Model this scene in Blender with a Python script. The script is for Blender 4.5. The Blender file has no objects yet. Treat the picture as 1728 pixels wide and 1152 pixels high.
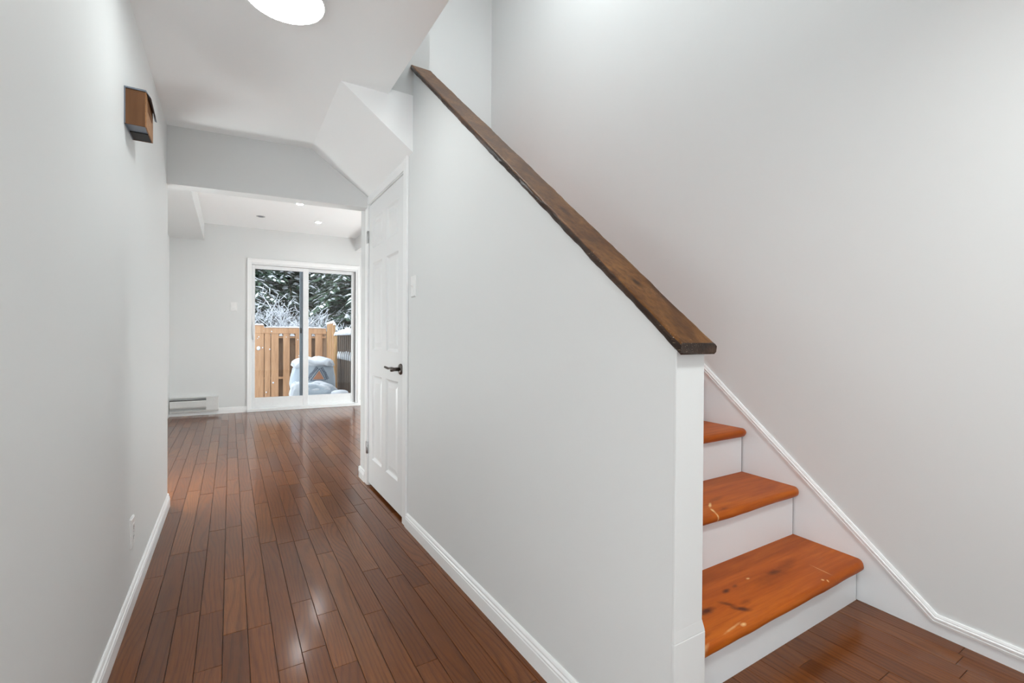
import bpy, bmesh, math, random
from mathutils import Vector, Matrix, noise
from mathutils.bvhtree import BVHTree

scene = bpy.context.scene
C = bpy.context.collection
rnd = random.Random(7)

# ------------------------------------------------------------------ camera
F_PX, YAW, PITCH, ROLL, HC = 779.52, math.radians(31.3677), math.radians(-0.3786), math.radians(0.3394), 1.08

def cam_axis(x, y, z):
    c, s = math.cos(ROLL), math.sin(ROLL); x, z = x*c - z*s, x*s + z*c
    c, s = math.cos(PITCH), math.sin(PITCH); y, z = y*c - z*s, y*s + z*c
    c, s = math.cos(YAW), math.sin(YAW); x, y = x*c + y*s, -x*s + y*c
    return Vector((x, y, z))

cd = bpy.data.cameras.new('camera'); cam = bpy.data.objects.new('camera', cd); C.objects.link(cam)
ax, ay, az = cam_axis(1, 0, 0), cam_axis(0, 0, 1), -cam_axis(0, 1, 0)
cam.matrix_world = Matrix(((ax.x, ay.x, az.x, 0), (ax.y, ay.y, az.y, 0), (ax.z, ay.z, az.z, HC), (0, 0, 0, 1)))
cd.sensor_width = 36.0; cd.lens = F_PX / 1728 * 36.0; cd.clip_start = 0.02; cd.clip_end = 200
scene.camera = cam

# ------------------------------------------------------------------ world, sky light, exposure
w = bpy.data.worlds.new('overcast_sky'); scene.world = w; w.use_nodes = True
bg = w.node_tree.nodes['Background']
bg.inputs[0].default_value = (0.86, 0.93, 1.0, 1); bg.inputs[1].default_value = 3.6
vs = scene.view_settings
scene.display_settings.display_device = 'sRGB'
vs.view_transform = 'Standard'; vs.look = 'None'; vs.gamma = 1.0; vs.exposure = 0.38
vs.use_curve_mapping = False
cy = scene.cycles; cy.max_bounces = 16; cy.diffuse_bounces = 12; cy.glossy_bounces = 6; cy.transparent_max_bounces = 12
HALL_LAMP, FOYER_LAMP, NOOK_FILL, UP_LAMP, LIVING_FILL, SPOT = 25.0, 72.0, 48.0, 128.0, 90.0, 130.0   # lamp radiances, the globes being unseen added fills

# ------------------------------------------------------------------ room dimensions
XL, XH, XH2 = -0.339, 0.864, 0.960        # left wall face, stair wall faces
CE, CE2, TOPZ = 2.394, 2.649, 5.1         # hall ceiling, living room ceiling, stairwell ceiling
YLE = 3.625                               # end of left wall
YO = 2.488                                # end of stair opening
XO = 0.725                                # edge of hall ceiling
def XR(y): return 2.189 + 0.058*y         # right wall
def YB(x): return 7.6584 - 0.0538*x       # back wall
def YHD(x): return 3.5406 - 0.1075*x      # front of the header

# ------------------------------------------------------------------ helpers
class MB:
    def __init__(self): self.v = []; self.f = []; self.m = []; self.s = []
    def vert(self, p): self.v.append(tuple(p)); return len(self.v) - 1
    def face(self, idx, mat=0, smooth=False): self.f.append(tuple(idx)); self.m.append(mat); self.s.append(smooth)
    def poly(self, pts, mat=0, smooth=False): self.face([self.vert(p) for p in pts], mat, smooth)
    def box(self, x0, x1, y0, y1, z0, z1, mat=0):
        b = len(self.v)
        for z in (z0, z1):
            for x, y in ((x0, y0), (x1, y0), (x1, y1), (x0, y1)): self.v.append((x, y, z))
        for q in ((0, 3, 2, 1), (4, 5, 6, 7), (0, 1, 5, 4), (1, 2, 6, 5), (2, 3, 7, 6), (3, 0, 4, 7)):
            self.face([b + i for i in q], mat)
    def prism(self, a, b, mat=0, smooth=False, caps=True):
        """loft between two matching outlines"""
        n = len(a); i0 = len(self.v); self.v += [tuple(p) for p in a]; i1 = len(self.v); self.v += [tuple(p) for p in b]
        for i in range(n):
            j = (i + 1) % n; self.face((i0 + i, i0 + j, i1 + j, i1 + i), mat, smooth)
        if caps:
            self.face([i0 + i for i in reversed(range(n))], mat); self.face([i1 + i for i in range(n)], mat)
    def loft(self, rings, mat=0, smooth=True, caps=True, closed=True):
        n = len(rings[0]); st = []
        for r in rings: st.append(len(self.v)); self.v += [tuple(p) for p in r]
        for k in range(len(rings) - 1):
            for i in range(n if closed else n - 1):
                j = (i + 1) % n; self.face((st[k] + i, st[k] + j, st[k+1] + j, st[k+1] + i), mat, smooth)
        if caps:
            self.face([st[0] + i for i in reversed(range(n))], mat); self.face([st[-1] + i for i in range(n)], mat)
    def tube(self, p0, p1, r0, r1, n=8, mat=0, caps=True):
        p0, p1 = Vector(p0), Vector(p1); d = (p1 - p0).normalized()
        u = d.orthogonal().normalized(); v = d.cross(u)
        ring = lambda p, r: [p + u*(r*math.cos(2*math.pi*i/n)) + v*(r*math.sin(2*math.pi*i/n)) for i in range(n)]
        self.loft([ring(p0, r0), ring(p1, r1)], mat, True, caps)
    def path(self, pts, radii, n=8, mat=0):
        pts = [Vector(p) for p in pts]; rings = []; u = None
        for i, p in enumerate(pts):
            d = (pts[min(i+1, len(pts)-1)] - pts[max(i-1, 0)]).normalized()
            u = d.orthogonal().normalized() if u is None else (u - d*u.dot(d)).normalized()
            v = d.cross(u); r = radii[i] if isinstance(radii, (list, tuple)) else radii
            rings.append([p + u*(r*math.cos(2*math.pi*k/n)) + v*(r*math.sin(2*math.pi*k/n)) for k in range(n)])
        self.loft(rings, mat)
    def lathe(self, prof, c, axis=(0, 0, 1), n=32, mat=0, caps=True):
        """prof: (radius, height along axis)"""
        a = Vector(axis).normalized(); u = a.orthogonal().normalized(); v = a.cross(u); c = Vector(c)
        self.loft([[c + a*h + u*(r*math.cos(2*math.pi*k/n)) + v*(r*math.sin(2*math.pi*k/n)) for k in range(n)] for r, h in prof], mat, True, caps)
    def build(self, name, mats, parent=None, bevel=0, seg=2, autosmooth=False):
        me = bpy.data.meshes.new(name); me.from_pydata(self.v, [], self.f); me.update()
        mats = mats if isinstance(mats, (list, tuple)) else [mats]
        for m in mats: me.materials.append(m)
        me.polygons.foreach_set('material_index', self.m); me.polygons.foreach_set('use_smooth', self.s)
        bm = bmesh.new(); bm.from_mesh(me); bmesh.ops.recalc_face_normals(bm, faces=bm.faces); bm.to_mesh(me); bm.free()
        o = bpy.data.objects.new(name, me); C.objects.link(o)
        if parent: o.parent = parent
        if bevel:
            b = o.modifiers.new('bevel', 'BEVEL'); b.width = bevel; b.segments = seg; b.limit_method = 'ANGLE'; b.angle_limit = math.radians(40)
        return o

def tag(o, label=None, cat=None, group=None, kind=None):
    if label: o['label'] = label
    if cat: o['category'] = cat
    if group: o['group'] = group
    if kind: o['kind'] = kind
    return o
def empty(name, loc=(0, 0, 0), rz=0):
    o = bpy.data.objects.new(name, None); C.objects.link(o); o.location = loc; o.rotation_euler = (0, 0, rz); o.empty_display_size = .05
    return o
def copy_tree(o, parent=None):
    c = o.copy(); C.objects.link(c); c.parent = parent
    for ch in list(o.children): copy_tree(ch, c)
    return c
def fbm(p, o=3): return noise.fractal(Vector(p), 1.0, 2.0, o)

# ------------------------------------------------------------------ materials
class NT:
    """tiny node-tree builder"""
    def __init__(self, name):
        self.mat = bpy.data.materials.new(name); self.mat.use_nodes = True; self.t = self.mat.node_tree
        self.b = self.t.nodes['Principled BSDF']; self.out = self.t.nodes['Material Output']
    def n(self, typ, **kw):
        nd = self.t.nodes.new('ShaderNode' + typ)
        for k, v in kw.items(): setattr(nd, k, v)
        return nd
    def link(self, a, b): self.t.links.new(a, b)
    def val(self, sock, x):
        if hasattr(x, 'is_output') or hasattr(x, 'links') and not isinstance(x, (int, float, tuple)): self.link(x, sock)
        else: sock.default_value = x
    def math(self, op, a, b=None, c=None, clamp=False):
        m = self.n('Math', operation=op, use_clamp=clamp); self.val(m.inputs[0], a)
        if b is not None: self.val(m.inputs[1], b)
        if c is not None: self.val(m.inputs[2], c)
        return m.outputs[0]
    def mix(self, fac, a, b, typ='MIX'):
        m = self.n('Mix', data_type='RGBA', blend_type=typ); self.val(m.inputs[0], fac); self.val(m.inputs[6], a); self.val(m.inputs[7], b)
        return m.outputs[2]
    def coords(self, scale=(1, 1, 1), loc=(0, 0, 0)):
        tc = self.n('TexCoord'); mp = self.n('Mapping'); mp.inputs['Scale'].default_value = scale; mp.inputs['Location'].default_value = loc
        self.link(tc.outputs['Object'], mp.inputs[0]); return mp.outputs[0]
    def noise(self, vec, scale=5, detail=3, rough=.5, dist=0):
        nn = self.n('TexNoise'); self.link(vec, nn.inputs['Vector']); nn.inputs['Scale'].default_value = scale
        nn.inputs['Detail'].default_value = detail; nn.inputs['Roughness'].default_value = rough; nn.inputs['Distortion'].default_value = dist
        return nn.outputs['Fac']
    def ramp(self, fac, stops):
        r = self.n('ValToRGB'); self.link(fac, r.inputs[0]); e = r.color_ramp.elements
        while len(e) < len(stops): e.new(.5)
        for el, (p, c) in zip(e, stops): el.position = p; el.color = (*c, 1) if len(c) == 3 else c
        return r.outputs[0]
    def bump(self, h, strength=.2, dist=.002):
        b = self.n('Bump'); b.inputs['Strength'].default_value = strength; b.inputs['Distance'].default_value = dist
        self.link(h, b.inputs['Height']); self.link(b.outputs[0], self.b.inputs['Normal'])
    def set(self, **kw):
        for k, v in kw.items(): self.val(self.b.inputs[k], v)
        return self

def paint(name, col, rough, scale=220, strength=.06, spec=.3):
    t = NT(name); v = t.coords(); n = t.noise(v, scale, 2, .5); big = t.noise(v, 1.3, 2)
    t.link(t.mix(big, (*[c*.985 for c in col], 1), (*col, 1)), t.b.inputs['Base Color'])
    t.set(**{'Roughness': rough, 'Specular IOR Level': spec}); t.bump(n, strength, .001); return t.mat
def plain(name, col, rough=.4, metal=0, spec=.5, emit=None):
    t = NT(name); v = t.coords(); n = t.noise(v, 30, 3)
    t.link(t.mix(n, (*[c*.94 for c in col], 1), (*[min(1, c*1.04) for c in col], 1)), t.b.inputs['Base Color'])
    t.set(**{'Roughness': rough, 'Metallic': metal, 'Specular IOR Level': spec})
    if emit: t.b.inputs['Emission Color'].default_value = (*emit[0], 1); t.b.inputs['Emission Strength'].default_value = emit[1]
    return t.mat

M = {}
M['wall'] = paint('wall_paint', (.735, .745, .745), .5)
M['ceiling'] = paint('ceiling_paint', (.945, .95, .955), .7)
M['trim'] = paint('white_trim_paint', (.91, .915, .92), .3, 60, .03, .5)
M['door'] = paint('white_door_paint', (.84, .845, .85), .35, 90, .04, .4)
M['riser'] = paint('riser_paint', (.85, .87, .89), .4, 80, .08, .4)
M['plastic'] = plain('white_plastic', (.84, .84, .84), .3)
M['vinyl'] = plain('white_vinyl', (.82, .83, .84), .35)
M['greyvinyl'] = plain('grey_shaded_vinyl', (.30, .36, .42), .4)  # shade on the fixed stile behind the glass, painted as bluish grey
M['dark'] = plain('dark_gap', (.02, .02, .02), .6)
M['nickel'] = plain('dark_nickel', (.16, .14, .13), .28, 1)
M['steel'] = plain('brushed_steel', (.55, .55, .56), .35, 1)
M['heater'] = plain('heater_enamel', (.70, .70, .69), .35)
M['greymetal'] = plain('grey_metal', (.22, .25, .30), .4, .6)
M['fin'] = plain('heater_fins', (.12, .12, .12), .5, .5)

def floor_mat():
    t = NT('stained_oak_floor')
    at = t.n('Attribute', attribute_name='rnd'); r = at.outputs['Fac']
    tc = t.n('TexCoord'); cmb = t.n('CombineXYZ')
    t.link(t.math('MULTIPLY', r, 13.7), cmb.inputs[0]); t.link(t.math('MULTIPLY', r, 47.1), cmb.inputs[1])
    add = t.n('VectorMath', operation='ADD'); t.link(tc.outputs['Object'], add.inputs[0]); t.link(cmb.outputs[0], add.inputs[1])
    def mp(s):
        m = t.n('Mapping'); m.inputs['Scale'].default_value = s; t.link(add.outputs[0], m.inputs[0]); return m.outputs[0]
    lowf = t.noise(mp((8, 1.0, 1)), 1, 1, .4, .3)
    sx = t.n('SeparateXYZ'); t.link(add.outputs[0], sx.inputs[0])
    rings = t.math('FRACT', t.math('ADD', t.math('MULTIPLY', sx.outputs[0], 52.0), t.math('MULTIPLY', lowf, 10.0)))
    rings = t.ramp(rings, [(0, (1, 1, 1)), (.14, (.55, .55, .55)), (.4, (0, 0, 0)), (.82, (.1, .1, .1)), (1, (1, 1, 1))])
    pores = t.noise(mp((330, 11, 1)), 1, 3, .6)
    pores = t.ramp(pores, [(.42, (0, 0, 0)), (.66, (1, 1, 1))])
    cloud = t.noise(mp((7, 1.6, 1)), 1, 1)
    base = t.ramp(r, [(0, (.130, .039, .010)), (.12, (.165, .050, .012)), (.5, (.188, .058, .014)), (.85, (.208, .067, .017)), (1, (.228, .079, .021))])
    dark = t.mix(.6, base, (.030, .010, .005, 1))
    g = t.math('ADD', t.math('MULTIPLY', rings, .6), t.math('MULTIPLY', pores, .45), clamp=True)
    col = t.mix(g, base, dark)
    col = t.mix(t.ramp(cloud, [(.42, (0, 0, 0)), (.85, (.55, .55, .55))]), col, dark)
    t.link(col, t.b.inputs['Base Color'])
    t.b.inputs['Roughness'].default_value = .28
    t.set(**{'Specular IOR Level': .05}); t.b.inputs['Coat Weight'].default_value = .6; t.b.inputs['Coat Roughness'].default_value = .14; t.b.inputs['Coat IOR'].default_value = 1.5
    t.bump(t.math('ADD', pores, t.math('MULTIPLY', cloud, .8)), .03, .0008)
    return t.mat
M['floor'] = floor_mat()

def wood(name, light, mid, dark, axis='X', rough=.35, marks=(), grain=1.0, coat=0.0, scratch=0.0, bump=.15, spec=.3):
    """stained softwood: grain along axis; marks = (x, y, rx, ry, angle, colour, strength) in object space"""
    t = NT(name); s = {'X': (3, 45, 45), 'Y': (45, 3, 45), 'Z': (45, 45, 3)}[axis]; s2 = {'X': (1.2, 9, 9), 'Y': (9, 1.2, 9), 'Z': (9, 9, 1.2)}[axis]
    fine = t.noise(t.coords(tuple(q*grain for q in s)), 1.6, 4, .6); cloud = t.noise(t.coords(tuple(q*grain for q in s2)), 1, 3, .6, .8)
    col = t.ramp(cloud, [(.28, dark), (.5, mid), (.72, light)])
    col = t.mix(t.ramp(fine, [(.4, (0, 0, 0)), (.72, (.7, .7, .7))]), col, (*dark, 1))
    if scratch:
        sc = t.noise(t.coords(tuple(q*2.2 for q in s)), 3, 2, .7); sc2 = t.noise(t.coords((6, 6, 6)), 1, 2)
        m = t.math('MULTIPLY', t.ramp(sc, [(.66, (0, 0, 0)), (.70, (1, 1, 1))]), t.ramp(sc2, [(.5, (0, 0, 0)), (.62, (1, 1, 1))]))
        col = t.mix(t.math('MULTIPLY', m, scratch), col, (.55, .42, .28, 1))
    if marks:
        tc = t.n('TexCoord'); wob = t.n('TexNoise'); wob.inputs['Scale'].default_value = 40; t.link(tc.outputs['Object'], wob.inputs['Vector'])
        sep = t.n('SeparateXYZ'); t.link(tc.outputs['Object'], sep.inputs[0])
        wf = t.math('MULTIPLY', t.math('SUBTRACT', wob.outputs['Fac'], .5), .9)
        for (x, y, rx, ry, ang, c, st) in marks:
            dx = t.math('SUBTRACT', sep.outputs[0], x); dy = t.math('SUBTRACT', sep.outputs[1], y); ca, sa = math.cos(ang), math.sin(ang)
            u = t.math('DIVIDE', t.math('ADD', t.math('MULTIPLY', dx, ca), t.math('MULTIPLY', dy, sa)), rx)
            v = t.math('DIVIDE', t.math('SUBTRACT', t.math('MULTIPLY', dy, ca), t.math('MULTIPLY', dx, sa)), ry)
            d = t.math('SQRT', t.math('ADD', t.math('MULTIPLY', u, u), t.math('MULTIPLY', v, v)))
            k = t.math('MULTIPLY', t.math('SUBTRACT', 1.25, t.math('ADD', d, wf), clamp=True), st, clamp=True)
            col = t.mix(k, col, (*c, 1))
    t.link(col, t.b.inputs['Base Color']); t.set(**{'Roughness': rough, 'Specular IOR Level': spec})
    t.b.inputs['Coat Weight'].default_value = coat; t.b.inputs['Coat Roughness'].default_value = .2
    t.bump(t.math('ADD', fine, cloud), bump, .002); return t.mat

KN, PALE = (.07, .014, .006), (.75, .48, .22)
OR = ((.50, .125, .012), (.42, .092, .008), (.28, .052, .005))
M['tread'] = wood('orange_stained_pine', *OR, axis='X', rough=.42, coat=.0, bump=.12, spec=.15)
M['tread_low'] = wood('orange_stained_pine_knots', *OR, axis='X', rough=.42, coat=.0, bump=.12, spec=.15, marks=[
    (1.527, 1.013, .022, .010, .1, KN, .95), (1.587, 1.016, .018, .008, .2, KN, .6), (1.358, .971, .040, .016, .0, KN, .95), (1.30, .985, .05, .02, .1, KN, .5),
    (1.455, .962, .030, .012, -.9, KN, .7), (1.472, .918, .034, .014, -.7, KN, .95), (1.52, .935, .03, .01, 0, KN, .4), (1.812, 1.001, .040, .013, -.1, KN, .85), (1.90, 1.0, .09, .022, .2, KN, .4), (1.76, .985, .10, .03, .1, KN, .35),
    (1.679, 1.023, .010, .005, 0, PALE, .9), (1.915, .873, .006, .005, 0, PALE, .9), (1.93, .862, .004, .004, 0, PALE, .8), (1.40, .866, .012, .006, 0, PALE, .9), (1.35, .872, .05, .004, .1, PALE, .5),
    (1.99, .91, .045, .0025, 1.4, PALE, .7), (1.175, .855, .04, .006, .2, PALE, .7), (1.20, .885, .06, .007, .1, KN, .6)])
M['tread_second'] = wood('orange_stained_pine_scuffed', *OR, axis='X', rough=.42, coat=.0, bump=.12, spec=.15, marks=[
    (1.688, 1.194, .030, .006, .58, PALE, .95), (1.644, 1.150, .024, .006, 1.0, PALE, .95), (1.632, 1.116, .018, .005, 1.57, PALE, .9), (1.70, 1.14, .03, .010, .1, KN, .6), (1.77, 1.225, .06, .014, .1, KN, .45), (1.62, 1.28, .07, .012, .1, KN, .35)])
M['rail'] = wood('dark_stained_rail_wood', (.19, .085, .026), (.130, .055, .016), (.05, .018, .006), axis='Y', rough=.45, coat=.0, spec=.1, scratch=.55, bump=.3, grain=1.1, marks=[(.905, .862, .014, .022, 0, (.030, .012, .006), .95), (.905, 1.17, .016, .030, 0, (.035, .014, .007), .8), (.90, 1.02, .02, .07, .1, (.05, .022, .010), .4), (.93, 1.36, .02, .10, .1, (.05, .022, .010), .4), (.89, 1.62, .02, .05, .1, (.05, .022, .010), .5), (.92, .74, .03, .04, .1, (.05, .022, .010), .35)])
M['railedge'] = wood('shaded_worn_rail_edge', (.085, .038, .016), (.045, .019, .009), (.014, .007, .004), axis='Y', rough=.4, coat=.0, spec=.3, scratch=.75, bump=.6, grain=.9)  # shade of the rail sides painted into darker wood; scratches are wear
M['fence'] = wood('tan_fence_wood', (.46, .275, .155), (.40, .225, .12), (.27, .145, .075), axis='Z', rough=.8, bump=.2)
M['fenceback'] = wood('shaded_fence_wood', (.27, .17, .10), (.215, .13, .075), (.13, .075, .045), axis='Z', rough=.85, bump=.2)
M['darkfence'] = wood('dark_brown_fence_wood', (.095, .066, .045), (.060, .040, .028), (.028, .018, .012), axis='Z', rough=.8, bump=.2)
M['log'] = wood('split_rail_wood', (.46, .29, .13), (.35, .20, .08), (.17, .085, .04), axis='Z', rough=.8, bump=.5)
M['bark'] = wood('bark', (.16, .12, .10), (.10, .075, .06), (.045, .033, .026), axis='Z', rough=.9, bump=.8)
M['chime'] = wood('brown_wood_veneer', (.20, .095, .042), (.165, .074, .030), (.12, .05, .02), axis='Z', rough=.45, bump=.05)
M['chimefront'] = wood('light_brown_wood_veneer', (.42, .22, .10), (.34, .165, .07), (.18, .08, .03), axis='Y', rough=.45, bump=.1)

def snow_mat():
    t = NT('snow'); v = t.coords(); n = t.noise(v, 18, 4, .6)
    t.link(t.mix(n, (.52, .555, .60, 1), (.60, .615, .64, 1)), t.b.inputs['Base Color']); t.set(Roughness=.8); t.bump(n, .5, .02); return t.mat
M['snow'] = snow_mat()
def needle_mat():
    t = NT('spruce_needles'); v = t.coords(); n = t.noise(v, 1.6, 3); n2 = t.noise(v, 25, 2)
    c = t.mix(n, (.022, .055, .046, 1), (.078, .132, .055, 1)); c = t.mix(n2, c, (.065, .105, .072, 1))
    t.link(c, t.b.inputs['Base Color']); t.set(Roughness=.7); return t.mat
M['needle'] = needle_mat()
M['twig'] = plain('grey_brown_twigs', (.115, .095, .090), .85)
M['sack'] = plain('white_plastic_sack', (.38, .435, .49), .4)
M['orangeprint'] = plain('orange_brown_print', (.48, .20, .10), .5)
M['blueprint'] = plain('navy_print', (.015, .03, .07), .5)
M['lid'] = plain('grey_plastic_lid', (.35, .40, .45), .45)

def glass_mat():
    t = NT('window_glass'); tr = t.n('BsdfTransparent'); tr.inputs[0].default_value = (.955, .965, .965, 1)
    gl = t.n('BsdfGlossy'); gl.inputs['Roughness'].default_value = .01
    fr = t.n('Fresnel'); fr.inputs[0].default_value = 1.45; mx = t.n('MixShader')
    t.link(fr.outputs[0], mx.inputs[0]); t.link(tr.outputs[0], mx.inputs[1]); t.link(gl.outputs[0], mx.inputs[2]); t.link(mx.outputs[0], t.out.inputs[0]); return t.mat
M['glass'] = glass_mat()
def lamp_mat(name, col, s): return plain(name, (.9, .9, .9), .4, emit=(col, s))

# ------------------------------------------------------------------ SETTING
def struct(o, label): return tag(o, label, None, None, 'structure')

# floor of random-length planks running away from the front door
def build_floor():
    m = MB(); W = .0775; R = random.Random(3); vals = []
    m.box(-2.0, 3.3, -1.75, 7.9, -.06, -.0022, 1); vals += [0]*6
    def xl(y): return -.72 if y > 3.5 else -.40
    k0 = int((-1.9 - .056)/W) - 1
    k = k0
    while .056 + k*W < 3.15:
        x0, x1 = .056 + k*W, .056 + (k+1)*W; k += 1
        y = -1.65 - R.random()*.7
        while y < 7.72:
            L = R.choice((.3, .38, .45, .55, .62, .7, .85, 1.0)) * R.uniform(.85, 1.15); y1 = min(y + L, 7.74)
            if y1 > -1.65 and not (x1 < -.42 and 1.15 < y and y1 < 3.4) and not (x1 < -.72 and y1 > 1.3) and not (x0 > 2.5 and y1 < 4.4):
                g, e = .0005, .0011; r = R.random(); z = R.uniform(-.0003, .0003)
                o = [(x0+g, y+g, -.002), (x1-g, y+g, -.002), (x1-g, y1-g, -.002), (x0+g, y1-g, -.002)]
                i = [(x0+g+e, y+g+e, z), (x1-g-e, y+g+e, z), (x1-g-e, y1-g-e, z), (x0+g+e, y1-g-e, z)]
                b = len(m.v); m.v += o + i
                m.face((b+4, b+5, b+6, b+7))
                for a in range(4): c = (a+1) % 4; m.face((b+a, b+c, b+4+c, b+4+a))
                vals += [r]*5
            y = y1
    o = m.build('floor', [M['floor'], M['dark']])
    at = o.data.attributes.new('rnd', 'FLOAT', 'FACE'); at.data.foreach_set('value', vals)
    struct(o, 'dark reddish brown oak plank floor of hallway and living room')
build_floor()

# left wall of the hall
m = MB(); m.box(XL-.12, XL, 1.05, YLE, 0, CE+.1); struct(m.build('wall_left', M['wall']), 'light grey hallway wall carrying the brown door chime')
m = MB(); m.box(-2.0, -1.88, -1.72, 1.17, 0, CE+.1); m.box(-1.88, XL-.12, 1.05, 1.17, 0, CE+.1); struct(m.build('wall_lamp_nook', M['wall']), 'unseen light grey walls of a nook added for the fill lamp')  # unseen nook added to hold a fill lamp clear of the glass reflection
# right wall along the stairs (very slightly skewed)
m = MB(); m.prism([(XR(-1.6), -1.6, 0), (XR(4.6), 4.6, 0), (XR(4.6)+.12, 4.6, 0), (XR(-1.6)+.12, -1.6, 0)],
                  [(XR(-1.6), -1.6, TOPZ), (XR(4.6), 4.6, TOPZ), (XR(4.6)+.12, 4.6, TOPZ), (XR(-1.6)+.12, -1.6, TOPZ)])
struct(m.build('wall_right', M['wall']), 'tall light grey wall along the stairs')
# far wall of the stairwell, stairwell ceiling, upper floor walls round the opening
m = MB(); m.box(XH2, XR(4.5), 4.486, 4.6, 2.55, TOPZ); struct(m.build('wall_stairwell_far', M['wall']), 'light grey wall at the top end of the stairwell')
m = MB(); m.box(.45, 2.6, .30, 4.6, TOPZ, TOPZ+.1); struct(m.build('ceiling_stairwell', M['ceiling']), 'white ceiling above the stairwell')
m = MB(); m.box(XO-.12, XO, .42, YO, CE+.02, TOPZ); m.box(XO-.12, XH, YO, YO+.12, CE+.02, TOPZ); m.box(XO, XR(.4), .42, .54, CE+.02, TOPZ)
struct(m.build('wall_upper', M['wall']), 'light grey upper floor wall round the stair opening')
# hall and foyer ceiling with the opening for the stairs
m = MB(); m.box(XL-.1, XO, -1.7, 3.7, CE, CE+.12); m.box(-2.0, XL-.1, -1.7, 1.17, CE, CE+.12); m.box(XO, XR(0)+.1, -1.7, .54, CE, CE+.12)
struct(m.build('ceiling', M['ceiling']), 'flat white hallway ceiling with the round lamp')
# front wall behind the camera with an unseen open slot added to let sky light in
m = MB(); m.box(-2.0, -.95, -1.72, -1.6, 0, CE); m.box(-.50, XR(-1.6)+.1, -1.72, -1.6, 0, CE); m.box(-.95, -.50, -1.72, -1.6, 2.1, CE)
struct(m.build('wall_front', M['wall']), 'light grey wall with a narrow unseen opening added for sky light')

# stair wall: raking half wall, then full height with the closet doorway
RS = .839                                          # rake of the rail
def zr(y): return 1.046 + RS*(y - .676)              # top of the half wall
YD0, YD1, ZD = 2.627, 3.436, 2.050                  # closet doorway
m = MB()
out = [(.706, 0), (YO, 0), (YO, zr(YO)), (.706, zr(.706))]
m.prism([(XH, y, z) for y, z in out], [(XH2, y, z) for y, z in out])
m.box(XH, XH2, YO, YD0, 0, TOPZ); m.box(XH, XH2, YD0, YD1, ZD, TOPZ); m.box(XH, XH2, YD1, 3.672, 0, TOPZ); m.box(XH, XH2, 3.672, 4.6, 2.55, TOPZ)
struct(m.build('wall_stair', M['wall']), 'light grey half wall beside the stairs under the sloping rail')
# end face of the half wall: a painted board with a slightly wider plinth
m = MB(); m.box(XH-.002, XH2+.001, .698, .706, 0, 1.058); m.box(XH-.003, XH2+.011, .6965, .706, 0, .385)
m.prism([(XH-.003, .6965, .385), (XH2+.011, .6965, .385), (XH2+.011, .706, .385), (XH-.003, .706, .385)],
        [(XH-.002, .698, .415), (XH2+.001, .698, .415), (XH2+.001, .706, .415), (XH-.002, .706, .415)])
struct(m.build('trim_1', M['wall'], bevel=.002), 'white painted end board of the half wall with wider plinth')

# header at the end of the hall and sloped bulkhead over the closet door
ZHD = 2.031
m = MB()
XA, XBK = XL-.12, .481
fr = [(XA, ZHD), (XH, ZHD), (XH, 2.106), (XBK, CE), (XA, CE)]
m.prism([(x, YHD(x), z) for x, z in fr], [(x, YHD(x)+.118, z) for x, z in fr])
m.box(XA, XH2, 3.60, 3.70, CE-.29, CE2+.05)
struct(m.build('wall_header', M['wall']), 'light grey header over the opening to the living room')
m = MB()
tri = lambda y: None
m.prism([(XBK, YO-.0015, CE+.03), (XBK, YO-.0015, CE), (XH+.004, YO-.0015, 2.106), (XH+.004, YO-.0015, CE+.03)],
        [(XBK, YHD(XBK)+.02, CE+.03), (XBK, YHD(XBK)+.02, CE), (XH+.004, YHD(XH)+.02, 2.106), (XH+.004, YHD(XH)+.02, CE+.03)])
struct(m.build('wall_bulkhead', M['ceiling']), 'white sloped bulkhead over the closet door')

# living room shell
m = MB(); m.box(-.82, -.70, 3.5, YB(-.7)+.1, 0, CE2+.05); m.box(-.70, XL-.12, 3.5, 3.62, 0, CE2+.05)
struct(m.build('wall_living_left', M['wall']), 'light grey side wall of the living room')
m = MB(); m.box(3.15, 3.27, 3.55, 7.7, 0, CE2+.05); m.box(XH2+.0, 3.2, 3.56, 3.672, 0, 2.30)
struct(m.build('wall_living_right', M['wall']), 'light grey far side wall of the living room')
m = MB(); m.box(XH2+.06, 3.2, 3.672, 3.83, 2.28, 2.30); m.box(XH2+.06, 3.2, 3.815, 3.83, 2.30, 2.57); m.box(XH, 3.2, 3.83, 4.6, 2.55, 2.57); m.box(XH, 3.2, 4.6, 4.7, 2.55, CE2+.05); struct(m.build('ceiling_nook', M['ceiling']), 'lowered ceiling under the stair landing')
m = MB(); m.box(-.82, XH2, 3.70, 4.7, CE2, CE2+.1); m.box(-.82, 3.27, 4.7, 7.9, CE2, CE2+.1); struct(m.build('ceiling_living', M['ceiling']), 'white living room ceiling with three pot lights')
m = MB(); m.prism([(-.70, 3.70, 2.412), (-.310, 3.70, 2.412), (-.310, 3.70, CE2), (-.70, 3.70, CE2)],
                  [(-.70, YB(-.7)+.01, 2.412), (-.310, YB(-.31)+.01, 2.412), (-.310, YB(-.31)+.01, CE2), (-.70, YB(-.7)+.01, CE2)])
struct(m.build('ceiling_beam', M['wall']), 'boxed beam along the left side of living room ceiling')
m = MB(); m.prism([(1.690, 4.72, 2.446), (2.1, 4.72, 2.446), (2.1, 4.72, CE2), (1.690, 4.72, CE2)],
                  [(1.690, YB(1.69)+.01, 2.446), (2.1, YB(2.1)+.01, 2.446), (2.1, YB(2.1)+.01, CE2), (1.690, YB(1.69)+.01, CE2)])
struct(m.build('ceiling_beam.001', M['wall']), 'boxed beam beside the closet wall on living room ceiling')

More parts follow.
